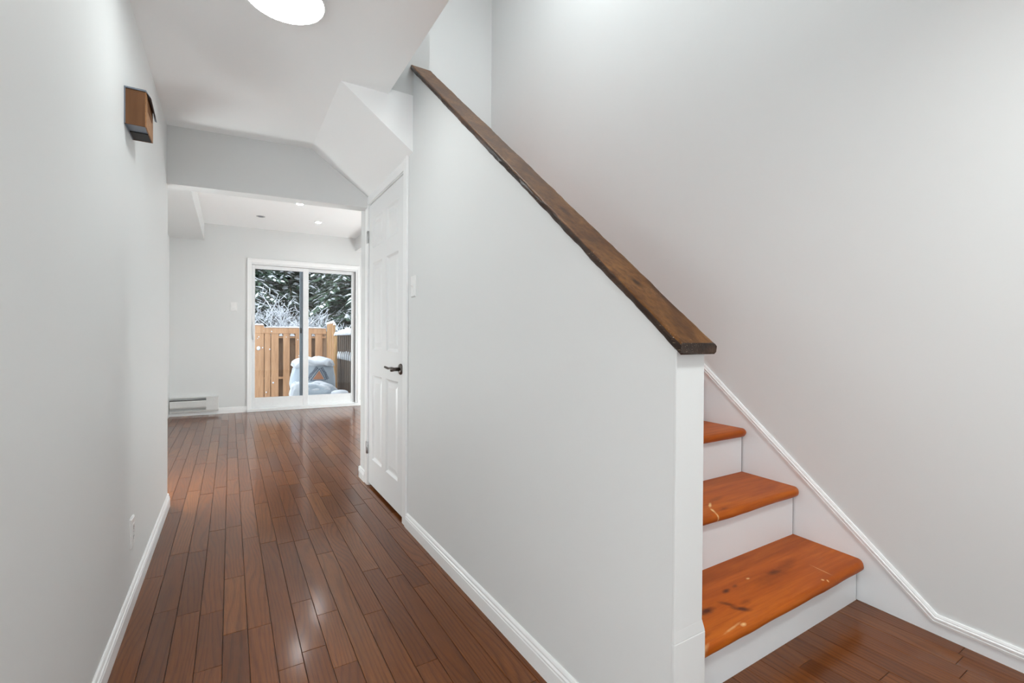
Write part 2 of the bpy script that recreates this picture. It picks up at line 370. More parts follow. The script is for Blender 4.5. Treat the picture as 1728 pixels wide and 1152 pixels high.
# back wall in its own frame: u along the wall, y outward
BR = math.atan(-.0538)
def back_root(name): return empty(name, (0, 7.6584, 0), BR)
U0, U1, ZS = .205, 1.758, 2.212
hole = (U0+.03, U1-.03, ZS-.03)
m = MB(); m.box(-.9, hole[0], 0, .16, -.05, CE2+.06); m.box(hole[1], 3.35, 0, .16, -.05, CE2+.06); m.box(hole[0], hole[1], 0, .16, hole[2], CE2+.06)
o = m.build('wall_back', M['wall']); o.location = (0, 7.6584, 0); o.rotation_euler = (0, 0, BR); struct(o, 'light grey living room wall around the patio door')

# ------------------------------------------------------------------ mouldings
def base_prof(h, t=.013): return [(0, 0), (t, 0), (t, h*.62), (t*.86, h*.66), (t*.86, h*.74), (t*.55, h*.80), (t*.62, h*.88), (t*.42, h*.96), (t*.2, h), (0, h)]
def sweep(m, prof, p0, p1, n):
    """profile (outward, up) swept from p0 to p1; n = outward direction"""
    n = Vector(n); r = []
    for p in (p0, p1): p = Vector(p); r.append([(p.x + n.x*a, p.y + n.y*a, p.z + b) for a, b in prof])
    m.prism(r[0], r[1])
m = MB(); sweep(m, base_prof(.083), (XL, 1.05, 0), (XL, YLE+.012, 0), (1, 0, 0)); struct(m.build('baseboard_left', M['trim']), 'white baseboard along left hallway wall')
m = MB(); sweep(m, base_prof(.083), (XH, .70, 0), (XH, 2.552, 0), (-1, 0, 0)); struct(m.build('baseboard_stair', M['trim']), 'white baseboard along the half wall')
m = MB(); sweep(m, base_prof(.083), (XH, 3.512, 0), (XH, 3.672+.013, 0), (-1, 0, 0)); sweep(m, base_prof(.083), (XH-.013, 3.672, 0), (XH2, 3.672, 0), (0, 1, 0))
struct(m.build('baseboard_closet', M['trim']), 'short white baseboard beyond the closet door')
m = MB(); sweep(m, base_prof(.084), (-.139, 0, 0), (U0, 0, 0), (0, -1, 0)); sweep(m, base_prof(.048), (-.70, 0, 0), (-.139, 0, 0), (0, -1, 0)); sweep(m, base_prof(.084), (U1, 0, 0), (3.1, 0, 0), (0, -1, 0))
o = m.build('baseboard_back', M['trim']); o.location = (0, 7.6584, 0); o.rotation_euler = (0, 0, BR); struct(o, 'white baseboard under the heater and beside patio door')

# stair skirt on the right wall with its moulded cap, running into the baseboard
SS = .844
def skirt():
    nrm = Vector((-1, .058, 0)).normalized()
    P = lambda y, z, d: (XR(y) + nrm.x*d, y + nrm.y*d, z)
    YK, ZK, Y2 = .640, .041, 3.9
    m = MB(); a = [(-1.55, 0), (Y2, 0), (Y2, ZK + SS*(Y2-YK)), (YK, ZK), (-1.55, ZK)]
    m.prism([P(y, z, 0) for y, z in a], [P(y, z, .006) for y, z in a])
    struct(m.build('trim_2', M['riser']), 'flat grey white skirt board along the stairs on the wall')
    m = MB(); prof = [(.0, 0), (.011, 0), (.013, .25), (.009, .32), (.013, .42), (.014, .62), (.008, .70), (.010, .80), (.007, 1.0), (0, 1.0)]
    pts = [(-1.55, ZK, .034), (YK, ZK, .034), (Y2, ZK + SS*(Y2-YK), .034)]
    nx = math.sqrt(1 + SS*SS); rings = []
    off = [(0, 1), (0, 1), (0, nx)]
    kk = math.tan(math.atan(SS)/2)
    for i, (y, z, h) in enumerate(pts):
        r = []
        for d, b in prof:
            hh = b*h
            if i == 0: q = P(y, z+hh, d)
            elif i == 1: q = P(y - hh*kk, z+hh, d)
            else: q = P(y, z + hh*nx, d)
            r.append(q)
        rings.append(r)
    m.loft(rings, 0, False); struct(m.build('trim_3', M['trim']), 'white moulding strip rising along the stair wall')
skirt()

# ------------------------------------------------------------------ staircase
RUN, R1, RI, Y1 = .2647, .1742, .2244, .888
def tread_mesh(k):
    """bullnosed board between half wall and right wall"""
    top = R1 + RI*k; y0 = Y1 + RUN*k - .036; y1 = Y1 + RUN*(k+1) + .012; th = .038; r = th/2
    prof = [(y1, top-th), (y1, top)]
    prof += [(y0 + .06, top)] + [(y0 + r - r*math.sin(a), top - r + r*math.cos(a)) for a in [i*math.pi/8 for i in range(9)]] + [(y0+.06, top-th)]
    m = MB(); rings = []; xa = XH2 + (.0135 if k == 0 else .003); N = 48
    for i in range(N+1):
        f = i/N; ring = []
        for y, z in prof:
            xb = XR(y) - .0075; x = xa + (xb-xa)*f
            jz = .0016*fbm((x*5, y*9, z*30+k)) if z < top-.001 else 0; jy = .003*fbm((x*4.3, k*7.1, z*20)) if y < y0+.03 else 0
            if y < y0 + .05: 
                e = max(0, 1 - (xb-x)/.03); jy += .012*e*e          # worn round corner at the wall
            ring.append((x, y+jy, z+jz))
        rings.append(ring)
    m.loft(rings, 0, True); return m
def staircase():
    root = tag(empty('staircase', (1.6, Y1, 0)), 'staircase of orange stained pine treads with white risers beside the half wall', 'staircase')
    root.location = (0, 0, 0)
    for k in range(11):
        o = tread_mesh(k).build('tread', M['tread_low'] if k == 0 else M['tread_second'] if k == 1 else M['tread'], root)
        e = o.modifiers.new('edge', 'EDGE_SPLIT'); e.split_angle = math.radians(50)
        if k == 0: o['label'] = 'bottom orange tread with dark knots'
        if k == 1: o['label'] = 'second orange tread with pale scuff mark'
        y = Y1 + RUN*k; z0 = 0 if k == 0 else R1 + RI*(k-1); m = MB()
        m.box(XH2+.003, XR(y)-.0125, y, y+.012, z0-.0, R1 + RI*k - .038)
        m.build('riser', M['riser'], root); m = MB(); m.box(XR(y)-.0125, XR(y)-.0062, y+.002, y+.014, z0, R1 + RI*k - .038); m.build('gap_shade', M['dark'], root)  # black strip stands in for the shade inside the riser gap
    y = Y1 + RUN*11; m = MB(); m.box(XH2+.003, XR(y)-.008, y, y+.012, R1+RI*10, R1+RI*11); m.build('riser', M['riser'], root)
    m = MB(); m.box(XH2+.003, XR(y)-.008, y-.03, 4.484, R1+RI*11-.0, R1+RI*11+.035); m.build('landing', M['tread'], root)
staircase()

# ------------------------------------------------------------------ rail cap on the half wall
def rail():
    m = MB(); N = 150; x0, x1, th = .846, .971, .026; y0, y1 = .676, YO - .002
    nz = 1/math.sqrt(1+RS*RS)
    half = [(x0+.004, 0), (x0, .006), (x0, th-.008), (x0+.003, th-.003), (x0+.008, th), (x0+.014, th), ((x0+x1)/2, th), (x1-.014, th), (x1-.008, th), (x1-.003, th-.003), (x1, th-.008), (x1, .006), (x1-.004, 0), ((x0+x1)/2, 0)]
    rings = []
    for i in range(N+1):
        f = i/N; y = y0 + (y1-y0)*f; ring = []
        for x, h in half:
            j = .0035*fbm((x*3, y*7, h*40), 4) + .0022*fbm((y*31, x*2, h*30)); edge = abs(x-(x0+x1)/2) > .05
            zz = zr(y) + h + .0005
            xx = x + (j if edge else 0); zz += (j*.9 if edge and h < .02 else .3*j if edge else 0) * (1 if h > 0 else .3)
            yy = y + (.006*(1 - abs(h-th/2)/(th/2)) * -1 if i == 0 else 0)
            ring.append((xx, yy, zz))
        rings.append(ring)
    m.loft(rings, 0, True)
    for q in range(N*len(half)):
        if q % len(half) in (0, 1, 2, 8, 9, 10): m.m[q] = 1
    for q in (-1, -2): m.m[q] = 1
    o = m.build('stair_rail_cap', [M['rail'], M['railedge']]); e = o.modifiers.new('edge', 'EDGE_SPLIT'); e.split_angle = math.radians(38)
    tag(o, 'sloping dark brown worn wooden rail cap on top of the half wall', 'rail')
rail()

# ------------------------------------------------------------------ closet door (in the stair wall)
def closet_door():
    root = struct(empty('door_1', (XH, 3.03, 0)), 'white six panel closet door with dark lever handle'); L = Matrix.Translation((-XH, -3.03, 0))
    def done(o): o.data.transform(L); o.parent = root; return o
    # leaf: front face grid with moulded panels
    y0, y1, z0, z1 = YD0+.004, YD1-.006, .020, ZD-.011; xf = XH + .004; t = .035
    ys = [y0, 2.752, 3.003, 3.100, 3.342, y1]; zs = [z0, .207, .812, .992, 1.610, 1.718, 1.928, z1]
    m = MB()
    for i in range(5):
        for j in range(7):
            a, b, c, d = ys[i], ys[i+1], zs[j], zs[j+1]
            if i in (1, 3) and j in (1, 3, 5):
                rings = []
                for ins, dep in ((0, 0), (.012, .012), (.020, .013), (.052, .004)):
                    rings.append([(xf+dep, a+ins, c+ins), (xf+dep, b-ins, c+ins), (xf+dep, b-ins, d-ins), (xf+dep, a+ins, d-ins)])
                for r0, r1 in zip(rings, rings[1:]):
                    for k in range(4): m.poly([r0[k], r0[(k+1) % 4], r1[(k+1) % 4], r1[k]])
                m.poly(rings[-1])
            else: m.poly([(xf, a, c), (xf, b, c), (xf, b, d), (xf, a, d)])
    m.poly([(xf+t, y0, z0), (xf+t, y1, z0), (xf+t, y1, z1), (xf+t, y0, z1)])
    for q in (((y0, z0), (y1, z0)), ((y1, z0), (y1, z1)), ((y1, z1), (y0, z1)), ((y0, z1), (y0, z0))):
        (a, b), (c, d) = q; m.poly([(xf, a, b), (xf, c, d), (xf+t, c, d), (xf+t, a, b)])
    o = m.build('leaf', M['door']); bm = bmesh.new(); bm.from_mesh(o.data); bmesh.ops.remove_doubles(bm, verts=bm.verts, dist=1e-5); bmesh.ops.recalc_face_normals(bm, faces=bm.faces); bm.to_mesh(o.data); bm.free(); done(o)
    # jamb lining inside the hole and flat casing round it
    m = MB(); m.box(XH, XH2, YD1-.004, YD1, 0, ZD); m.box(XH, XH2, YD0, YD0+.003, 0, ZD); m.box(XH, XH2, YD0, YD1, ZD-.004, ZD); done(m.build('jamb', M['trim']))
    m = MB(); m.box(XH-.009, XH, YD0-.075, YD0, 0, 2.112); m.box(XH-.009, XH, YD1, YD1+.072, 0, 2.106); m.box(XH-.009, XH, YD0, YD1, ZD, 2.106)
    m.box(XH-.013, XH-.009, YD0-.075, YD0-.055, 0, 2.112)
    done(m.build('casing', M['trim'], bevel=.002))
    # hinges
    for z in (1.813, .275):
        m = MB(); m.tube((XH-.006, YD1+.001, z-.044), (XH-.006, YD1+.001, z+.044), .006, .006, 10); m.box(XH-.0100, XH-.0085, YD1+.001, YD1+.030, z-.044, z+.044)
        for q in (-.015, .015): m.tube((XH-.006, YD1+.001, z+q-.001), (XH-.006, YD1+.001, z+q+.001), .0068, .0068, 10)
        done(m.build('hinge', M['steel']))
    # lever handle: rose, neck, lever
    yr, zr_ = 2.690, .893; m = MB()
    m.lathe([(.033, 0), (.033, .006), (.029, .011), (.016, .013)], (xf, yr, zr_), (-1, 0, 0), 28)
    m.lathe([(.0115, .010), (.0115, .045), (.0135, .050), (.0135, .062), (.009, .066)], (xf, yr, zr_), (-1, 0, 0), 20)
    h = done(m.build('handle', M['nickel'])); m = MB()
    pts = []; rad = []
    for i in range(15):
        f = i/14; a = f*.115
        pts.append((xf - .054 + .010*math.sin(f*math.pi) - .012*max(0, f-.75)*4, yr + a, zr_ + .004*math.sin(f*math.pi*1.2) + (.012*(f-.8)*5 if f > .8 else 0))); rad.append(.0105 - .004*f)
    m.path(pts, rad, 12); o = m.build('lever', M['nickel']); o.data.transform(L); o.parent = h
closet_door()

# ------------------------------------------------------------------ sliding patio door
def patio_door():
    root = struct(back_root('door_2'), 'white sliding glass patio door looking out on the snowy yard')
    m = MB()       # casing with stepped edge
    for (a, b, c, d) in ((U0, U0+.05, 0, ZS), (U1-.03, U1, 0, ZS), (U0+.05, U1-.03, ZS-.062, ZS)): m.box(a, b, -.014, 0, c, d)
    for (a, b, c, d) in ((U0, U0+.018, 0, ZS), (U1-.012, U1, 0, ZS), (U0+.018, U1-.012, ZS-.02, ZS)): m.box(a, b, -.020, -.014, c, d)
    m.build('casing', M['trim'], root, bevel=.003)
    m = MB(); m.box(U0, U1, -.035, .16, 0, .038); m.box(U0+.03, U1-.03, .03, .16, .038, .052); m.build('sill', M['vinyl'], root, bevel=.003)
    m = MB(); m.box(U0+.03, U0+.058, 0, .15, .04, ZS-.03); m.box(U1-.058, U1-.03, 0, .15, .04, ZS-.03); m.box(U0+.058, U1-.058, 0, .15, ZS-.085, ZS-.03); m.build('frame', M['vinyl'], root, bevel=.003)
    m = MB(); m.box(U1-.0605, U1-.0585, .012, .05, .06, ZS-.09); m.build('weather_strip', M['dark'], root)
    def sash(u0, u1, y0, y1, z0, z1, l, r, b, t, mat, rmat=None):
        m = MB(); m.box(u0, u0+l, y0, y1, z0, z1, 1 if rmat == 'l' else 0); m.box(u1-r, u1, y0, y1, z0, z1); m.box(u0+l, u1-r, y0, y1, z0, z0+b); m.box(u0+l, u1-r, y0, y1, z1-t, z1)
        s = m.build('sash', [mat, M['greyvinyl']], root, bevel=.004)
        g = MB(); g.box(u0+l-.002, u1-r+.002, (y0+y1)/2-.003, (y0+y1)/2+.003, z0+b-.002, z1-t+.002); g.build('glass', M['glass'], s)
        return s
    s = sash(.263, 1.016, .020, .055, .050, 2.125, .040, .076, .145, .055, M['vinyl'])
    f = sash(.895, 1.698, .058, .093, .052, 2.125, .048, .052, .140, .048, M['vinyl'], 'l')
    m = MB(); z0, z1 = 1.04, 1.285; n = 13                        # D-shaped pull on the left stile
    m.path([(.283, .018 - .045*math.sin(math.pi*i/(n-1))**.5, z0 + (z1-z0)*i/(n-1)) for i in range(n)], .008, 8); m.box(.272, .296, .012, .020, z0-.02, z1+.02)
    m.build('handle', M['vinyl'], s, bevel=.002)
    m = MB(); m.box(.902, .925, .0552, .0578, 1.14, 1.22); m.build('latch', M['dark'], f, bevel=.003)
patio_door()

# ------------------------------------------------------------------ switches and outlet
def plate(m, w, h, t=.006):
    pr = [(-w/2, 0), (-w/2, t*.5), (-w/2+.004, t), (w/2-.004, t), (w/2, t*.5), (w/2, 0)]
    r = [(-h/2, 0), (-h/2, t*.5), (-h/2+.004, t)]
    ring = lambda ins, d: [(-w/2+ins, -d, -h/2+ins), (w/2-ins, -d, -h/2+ins), (w/2-ins, -d, h/2-ins), (-w/2+ins, -d, h/2-ins)]
    m.loft([ring(0, 0), ring(0, t*.55), ring(.004, t)], 0, False)
def orient(root, facing): root.rotation_euler = (0, 0, facing)
def toggle_switch(loc, rz, label, w=.076, h=.116):
    root = tag(empty('light_switch', loc, rz), label, 'light switch'); m = MB(); plate(m, w, h); m.build('cover_plate', M['plastic'], root)
    m = MB(); m.box(-.005, .005, -.0066, -.004, -.012, .012, 0); m.prism([(-.004, -.0064, -.004), (.004, -.0064, -.004), (.004, -.0064, .009), (-.004, -.0064, .009)], [(-.0035, -.018, .004), (.0035, -.018, .004), (.0035, -.018, .011), (-.0035, -.018, .011)])
    m.build('toggle', M['plastic'], root)
    for z in (-.038, .038): s = MB(); s.lathe([(.003, 0), (.003, .0012), (.002, .0016)], (0, -.0055, z), (0, -1, 0), 12); s.build('screw', M['plastic'], root)
toggle_switch((XH, 2.458, 1.363), -math.pi/2, 'white toggle switch on the half wall beside the closet door')
p = Matrix.Rotation(BR, 3, 'Z') @ Vector((.039, 0, 0))
def rocker(loc, rz):
    root = tag(empty('light_switch', loc, rz), 'white rocker switch on living room wall beside the patio door', 'light switch')
    m = MB(); plate(m, .083, .125); m.build('cover_plate', M['plastic'], root)
    m = MB(); m.prism([(-.017, -.0062, -.034), (.017, -.0062, -.034), (.017, -.0062, .034), (-.017, -.0062, .034)], [(-.016, -.0075, -.033), (.016, -.0075, -.033), (.016, -.012, .033), (-.016, -.012, .033)]); m.build('rocker', M['plastic'], root)
rocker((p.x, 7.6584+p.y, 1.51), BR)
def outlet(loc, rz):
    root = tag(empty('wall_outlet', loc, rz), 'white duplex outlet low on the left hallway wall', 'outlet'); m = MB(); plate(m, .072, .116, .007); m.build('cover_plate', M['plastic'], root)
    for z in (-.0195, .0195):
        m = MB(); m.box(-.0165, .0165, -.0085, -.0065, z-.014, z+.014); s = m.build('socket', M['plastic'], root, bevel=.002)
        d = MB(); d.box(-.0075, -.0055, -.0088, -.0084, z-.003, z+.006); d.box(.0055, .0075, -.0088, -.0084, z-.003, z+.006); d.lathe([(.0025, 0), (.0025, .0003)], (0, -.0085, z-.008), (0, -1, 0), 10); d.build('slots', M['dark'], s)
    m = MB(); m.lathe([(.003, 0), (.003, .0012), (.002, .0016)], (0, -.0065, 0), (0, -1, 0), 12); m.build('screw', M['steel'], root)
outlet((XL, 2.372, .295), math.pi/2)

# ------------------------------------------------------------------ door chime box on the left wall
def chime():
    root = tag(empty('door_chime', (XL, 2.31, 1.94), math.pi/2), 'brown wood grain door chime box with metal rim high on left wall', 'door chime')
    # local: x = +Y world (along wall), -y = into the room (+X world)
    W, D, H = .175, .062, .136; x0, x1 = -.087, .088; z0, z1 = -.068, .064; t = .005
    m = MB(); m.box(x0, x0+t, -D, 0, z0, z1); m.build('side_panel', M['chime'], root, bevel=.001); m = MB(); m.box(x1-t, x1, -D, 0, z0, z1); m.build('side_panel', M['chime'], root, bevel=.001)
    m = MB(); m.box(x0+.001, x1-.001, -D-.004, -D, z0, z1); m.build('front_panel', M['chimefront'], root)
    m = MB()
    for i in range(9): m.box(x0+.03+i*.013, x0+.037+i*.013, -D-.0052, -D-.0038, z1-.062, z1-.012)
    m.build('grille', M['chime'], root)
    m = MB(); m.box(x0-.003, x1+.004, -D-.003, 0, z1, z1+.006)
    m.prism([(x0+.0, -D-.003, z1), (x1+.004, -D-.003, z1), (x1+.004, -D-.003, z1+.006), (x0, -D-.003, z1+.006)], [(x0+.02, -D-.016, z1-.012), (x1+.010, -D-.016, z1-.040), (x1+.010, -D-.008, z1-.036), (x0+.02, -D-.013, z1-.006)])
    m.box(x0-.002, x0, -.004, 0, z0, z1); m.build('top_rim', M['greymetal'], root)
    m = MB(); m.box(x0+t, x1-t, -.004, 0, z0, z1-.002); m.box(x0+t, x0+.085, -D+.002, -.004, z0+.004, z0+.007); m.box(x0+.085, x1-t, -D+.002, -.004, z0+.001, z0+.004, 1); m.build('back_plate', [M['greymetal'], M['dark']], root)
chime()

# ------------------------------------------------------------------ baseboard heater
def heater():
    root = tag(back_root('baseboard_heater'), 'long low beige electric heater on wall left of the patio door', 'heater')
    x0, x1, xe = -.69, -.139, -.280; z0, z1, d = .050, .256, -.066
    m = MB(); m.box(x0, x1, -.008, 0, z0, z1); m.prism([(x0, -.008, z1), (x0, d, z1-.006), (x0, d, z1-.012), (x0, -.008, z1-.010)], [(x1, -.008, z1), (x1, d, z1-.006), (x1, d, z1-.012), (x1, -.008, z1-.010)]); m.build('body', M['heater'], root)
    m = MB(); pr = [(d+.002, z1-.050), (d-.004, z1-.060), (d-.004, z0+.075), (d+.004, z0+.055), (d+.010, z0+.050), (d+.010, z1-.050)]
    m.prism([(x0, y, z) for y, z in pr], [(xe, y, z) for y, z in pr]); m.build('front_panel', M['heater'], root)
    m = MB(); pr = [(-.008, z0), (d+.004, z0), (d-.002, z0+.022), (d+.004, z0+.024), (d+.006, z0+.006), (-.008, z0+.006)]
    m.prism([(x0, y, z) for y, z in pr], [(x1, y, z) for y, z in pr]); m.build('bottom_lip', M['heater'], root)
    m = MB(); m.box(xe, x1, d-.002, -.008, z0+.022, z1-.014); m.build('end_cap', M['heater'], root, bevel=.002)
    m = MB(); m.tube((x0, -.034, z0+.10), (xe, -.034, z0+.10), .006, .006, 8)
    k = x0
    while k < xe: m.box(k, k+.0012, -.056, -.012, z0+.07, z0+.165); k += .008
    m.build('heating_fins', M['fin'], root)
heater()

# ------------------------------------------------------------------ lamps
def ceiling_lamp(loc, r, label, s, col=(.935, 1, .995), group=None):
    root = tag(empty('ceiling_lamp', loc), label, 'ceiling lamp', group)
    m = MB(); m.lathe([(r*.93, 0), (r*1.0, -.004), (r*1.02, -.036), (r*.985, -.044), (r*.96, -.040), (r*.96, -.004)], (0, 0, 0), (0, 0, 1), 64, caps=False); m.build('rim', M['plastic'], root)
    m = MB(); m.lathe([(r*.962, -.006), (r*.962, -.042), (r*.93, -.047), (r*.7, -.050), (r*.3, -.052), (.002, -.0525)], (0, 0, 0), (0, 0, 1), 64); m.build('diffuser', lamp_mat('lamp_diffuser', col, s), root)
    return root
ceiling_lamp((.173, 1.945, CE), .1415, 'round flush white lamp on the hallway ceiling, lit', HALL_LAMP)
ceiling_lamp((1.6, 2.2, TOPZ), .17, 'round flush white lamp on the stairwell ceiling', UP_LAMP, (.91, .99, 1))
ceiling_lamp((1.30, -.25, CE), .15, 'round flush white lamp on the foyer ceiling above the stair foot', FOYER_LAMP)
def fill_lamp(loc, h, r, s, label, col=(.935, 1, .995)):  # unseen globes on stands, added to brighten hall and living room
    root = tag(empty('fill_lamp', loc), label, 'fill lamp')
    m = MB(); m.lathe([(.14, 0), (.14, .012), (.02, .03)], (0, 0, 0), (0, 0, 1), 36); m.build('base', M['steel'], root)
    m = MB(); m.tube((0, 0, .03), (0, 0, h-r+.005), .011, .011, 12); m.build('pole', M['steel'], root)
    m = MB(); m.lathe([(max(.002, r*math.sin(math.pi*i/20)), h - r*math.cos(math.pi*i/20)) for i in range(21)], (0, 0, 0), (0, 0, 1), 36); m.build('globe_shade', lamp_mat('fill_globe_glow', col, s), root)
fill_lamp((-1.0, -.60, 0), .80, .14, NOOK_FILL, 'unseen white globe fill lamp added in the nook beside the camera')
fill_lamp((2.6, 5.6, 0), .62, .15, LIVING_FILL, 'unseen white globe fill lamp added in living room behind the closet wall')
fill_lamp((-.55, 4.0, 0), .65, .10, LIVING_FILL*.6, 'unseen white globe fill lamp added in living room corner behind the left wall')
def downlight(x, y, label, s, group='recessed pot lights in living room ceiling'):
    root = tag(empty('downlight', (x, y, CE2)), label, 'downlight', group)
    m = MB(); m.lathe([(.034, .0), (.036, -.005), (.050, -.004), (.052, 0)], (0, 0, 0), (0, 0, 1), 32, caps=False); m.build('trim_ring', M['plastic'] if s > 1 else M['steel'], root)
    m = MB(); m.lathe([(.035, -.003), (.002, -.0035)], (0, 0, 0), (0, 0, 1), 32); m.build('lens', lamp_mat('downlight_lens', (.97, .99, 1), s) if s > .5 else M['greymetal'], root)
downlight(.696, 5.962, 'recessed ceiling light nearest the header, lit', SPOT)
downlight(.335, 6.853, 'recessed ceiling light with dark lens, left of the lit ones', .2)
downlight(1.021, 6.777, 'lit recessed ceiling light nearer the patio door', SPOT)

# ------------------------------------------------------------------ OUTSIDE
def ground():
    m = MB(); nx, ny = 60, 60; x0, x1, y0, y1 = -9, 13, 7.75, 26
    idx = [[m.vert((x0+(x1-x0)*i/nx, y0+(y1-y0)*(j/ny)**1.6, -.10 + .05*fbm((i*.35, j*.3, 2)))) for i in range(nx+1)] for j in range(ny+1)]
    for j in range(ny):
        for i in range(nx): m.face((idx[j][i], idx[j][i+1], idx[j+1][i+1], idx[j+1][i]), 0, True)
    struct(m.build('ground_snow', M['snow']), 'snow covered ground of the back yard')
ground()

def snow_ridge(m, p0, p1, w, h, n=14, seed=0, mat=0):
    """heaped strip of snow along p0-p1"""
    p0, p1 = Vector(p0), Vector(p1); d = (p1-p0); side = Vector((-d.y, d.x, 0)).normalized() if (d.x or d.y) else Vector((1, 0, 0)); rings = []
    for i in range(n+1):
        f = i/n; p = p0 + d*f; e = min(1, 6*f+.25, 6*(1-f)+.25); hh = h*e*(1 + .55*fbm((f*n*.6, seed, 1))); ww = w/2*(.9 + .3*fbm((f*n*.5, seed, 5)))
        rings.append([p - side*ww, p - side*ww*.95 + Vector((0, 0, hh*.6)), p - side*ww*.4 + Vector((0, 0, hh)), p + side*ww*.4 + Vector((0, 0, hh*.97)), p + side*ww*.95 + Vector((0, 0, hh*.55)), p + side*ww])
    m.loft(rings, mat, True)
def board_mesh(m, x0, x1, y, t, z0, z1, seed=0): m.box(x0, x1, y, y+t, z0, z1)

def back_fence():
    YF = 10.2; ztop = 1.265
    root = tag(empty('wooden_fence', (1.0, YF, -.1)), 'tan wooden board fence with snow on its rail, facing patio door', 'fence'); L = Matrix.Translation((-1.0, -YF, .1))
    def done(o, par=root):
        o.data.transform(L); o.parent = par; return o
    front = [(.402, .558, 1.31, M['fence']), (.570, .672, ztop, M['fence']), (.684, .815, ztop, M['fence']), (.897, 1.012, ztop, M['fence']), (1.118, 1.235, ztop, M['fence']), (1.305, 1.415, ztop, M['fence']), (1.488, 1.625, ztop, M['fence']), (.20, .385, ztop, M['fence']), (-.02, .12, ztop, M['fence']), (-.24, -.10, ztop, M['fence'])]
    R = random.Random(11)
    for i, (a, b, zt, mt) in enumerate(front):
        m = MB(); m.box(a, b, YF, YF+.022, -.12, zt + (0 if i == 0 else R.uniform(-.004, .004))); done(m.build('front_board', mt, bevel=.003))
    for a in (-.30, -.07, .15, .56, .79, 1.0, 1.21, 1.40, 1.60):
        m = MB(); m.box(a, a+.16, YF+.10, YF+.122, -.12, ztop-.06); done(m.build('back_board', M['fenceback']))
    m = MB(); m.box(-.35, 1.695, YF-.006, YF, ztop-.115, ztop+.004); o = done(m.build('top_band', M['fence'], bevel=.002))
    for z in (1.06, .25):
        m = MB(); m.box(-.35, 1.695, YF+.024, YF+.098, z, z+.04); r = done(m.build('rail', M['fence']))
        if z > 1:
            for k, (a, b) in enumerate(((.825, .89), (1.02, 1.11), (1.24, 1.30), (1.425, 1.48), (.676, .682))): m = MB(); snow_ridge(m, (a, YF+.05, z+.04), (b, YF+.05, z+.04), .09, .055, 5, k); done(m.build('snow', M['snow']), r)
    for a in (((.56, YF+.01, ztop), (1.69, YF+.01, ztop), .06, .022, 60, 3), ((.40, YF+.01, 1.31), (.56, YF+.01, 1.31), .05, .028, 8, 4), ((-.35, YF+.01, ztop), (.39, YF+.01, ztop), .06, .022, 30, 9)):
        m = MB(); snow_ridge(m, *a); done(m.build('snow', M['snow']), o)
                                           # snow stuck to the boards
    for (x, z, r) in ((.465, .86, .034), (.535, .87, .012), (.66, .84, .012), (.555, 1.20, .010), (.47, 1.08, .010), (.45, 1.05, .009), (.69, 1.19, .014), (.95, 1.08, .008), (1.16, 1.03, .010), (1.18, .70, .010), (.72, .18, .016), (.60, .0, .012)):
        rings = [[(x + r*q*math.cos(k*math.pi/5), YF - dd*r, z + r*1.25*q*math.sin(k*math.pi/5)) for k in range(10)] for q, dd in ((1, 0), (.8, .4), (.4, .6), (.05, .65))]
        m = MB(); m.loft(rings, 0, True); done(m.build('snow_clump', M['snow']))
back_fence()

def side_fence():
    # tan section from the corner towards the house
    X = 1.70
    root = tag(empty('slat_fence', (X, 9.7, -.1)), 'tall tan slat fence section in the corner beside dark fence', 'fence'); L = Matrix.Translation((-X, -9.7, .1))
    def done(o, par=root, LL=L): o.data.transform(LL); o.parent = par; return o
    R = random.Random(5)
    for k, y in enumerate((10.10, 9.98, 9.86, 9.74, 9.62, 9.50, 9.38)):
        m = MB(); h = 1.345 + R.uniform(-.03, .02); m.box(X, X+.022, y-.032, y+.028, -.12, h); s = done(m.build('slat', M['fence' if k % 2 else 'log'], bevel=.004))
        m = MB(); snow_ridge(m, (X+.01, y-.032, h), (X+.01, y+.028, h), .05, .04, 4, k); done(m.build('snow', M['snow']), s)
    for z in (1.05, .30): m = MB(); m.box(X+.022, X+.06, 9.25, 10.15, z, z+.07); done(m.build('rail', M['log']))
    m = MB(); m.path([(X+.02 + .012*math.sin(i), 9.20 + .010*math.cos(i*1.7), -.12 + i*.155) for i in range(9)], [.055, .050, .056, .049, .053, .050, .054, .05, .047], 10); s = done(m.build('post', M['log']))
    m = MB(); snow_ridge(m, (X-.03, 9.20, 1.115), (X+.07, 9.20, 1.115), .10, .06, 5, 2); done(m.build('snow', M['snow']), s)
    # dark section up to the house
    root2 = tag(empty('slat_fence', (X, 8.5, -.1)), 'dark brown slat fence with snow along its rail, beside the house', 'fence'); L2 = Matrix.Translation((-X, -8.5, .1))
    for k in range(8):
        y = 9.05 - k*.165; m = MB(); m.box(X+.01, X+.034, y-.055, y+.055, -.12, 1.125); done(m.build('slat', M['darkfence'], bevel=.006), root2, L2)
    for z in (1.0, .66):
        m = MB(); m.box(X+.034, X+.075, 7.86, 9.13, z, z+.085); r = done(m.build('rail', M['darkfence']), root2, L2)
        if z < 1:
            for k in range(7): y = 9.05 - k*.165 - .0825; m = MB(); snow_ridge(m, (X+.012, y-.024, z+.03), (X+.012, y+.024, z+.03), .05, .13, 4, k); done(m.build('snow', M['snow']), r, L2)
    m = MB(); snow_ridge(m, (X+.05, 7.88, 1.12), (X+.05, 9.12, 1.12), .15, .10, 20, 8); done(m.build('snow_cap', M['snow']), root2, L2)
side_fence()

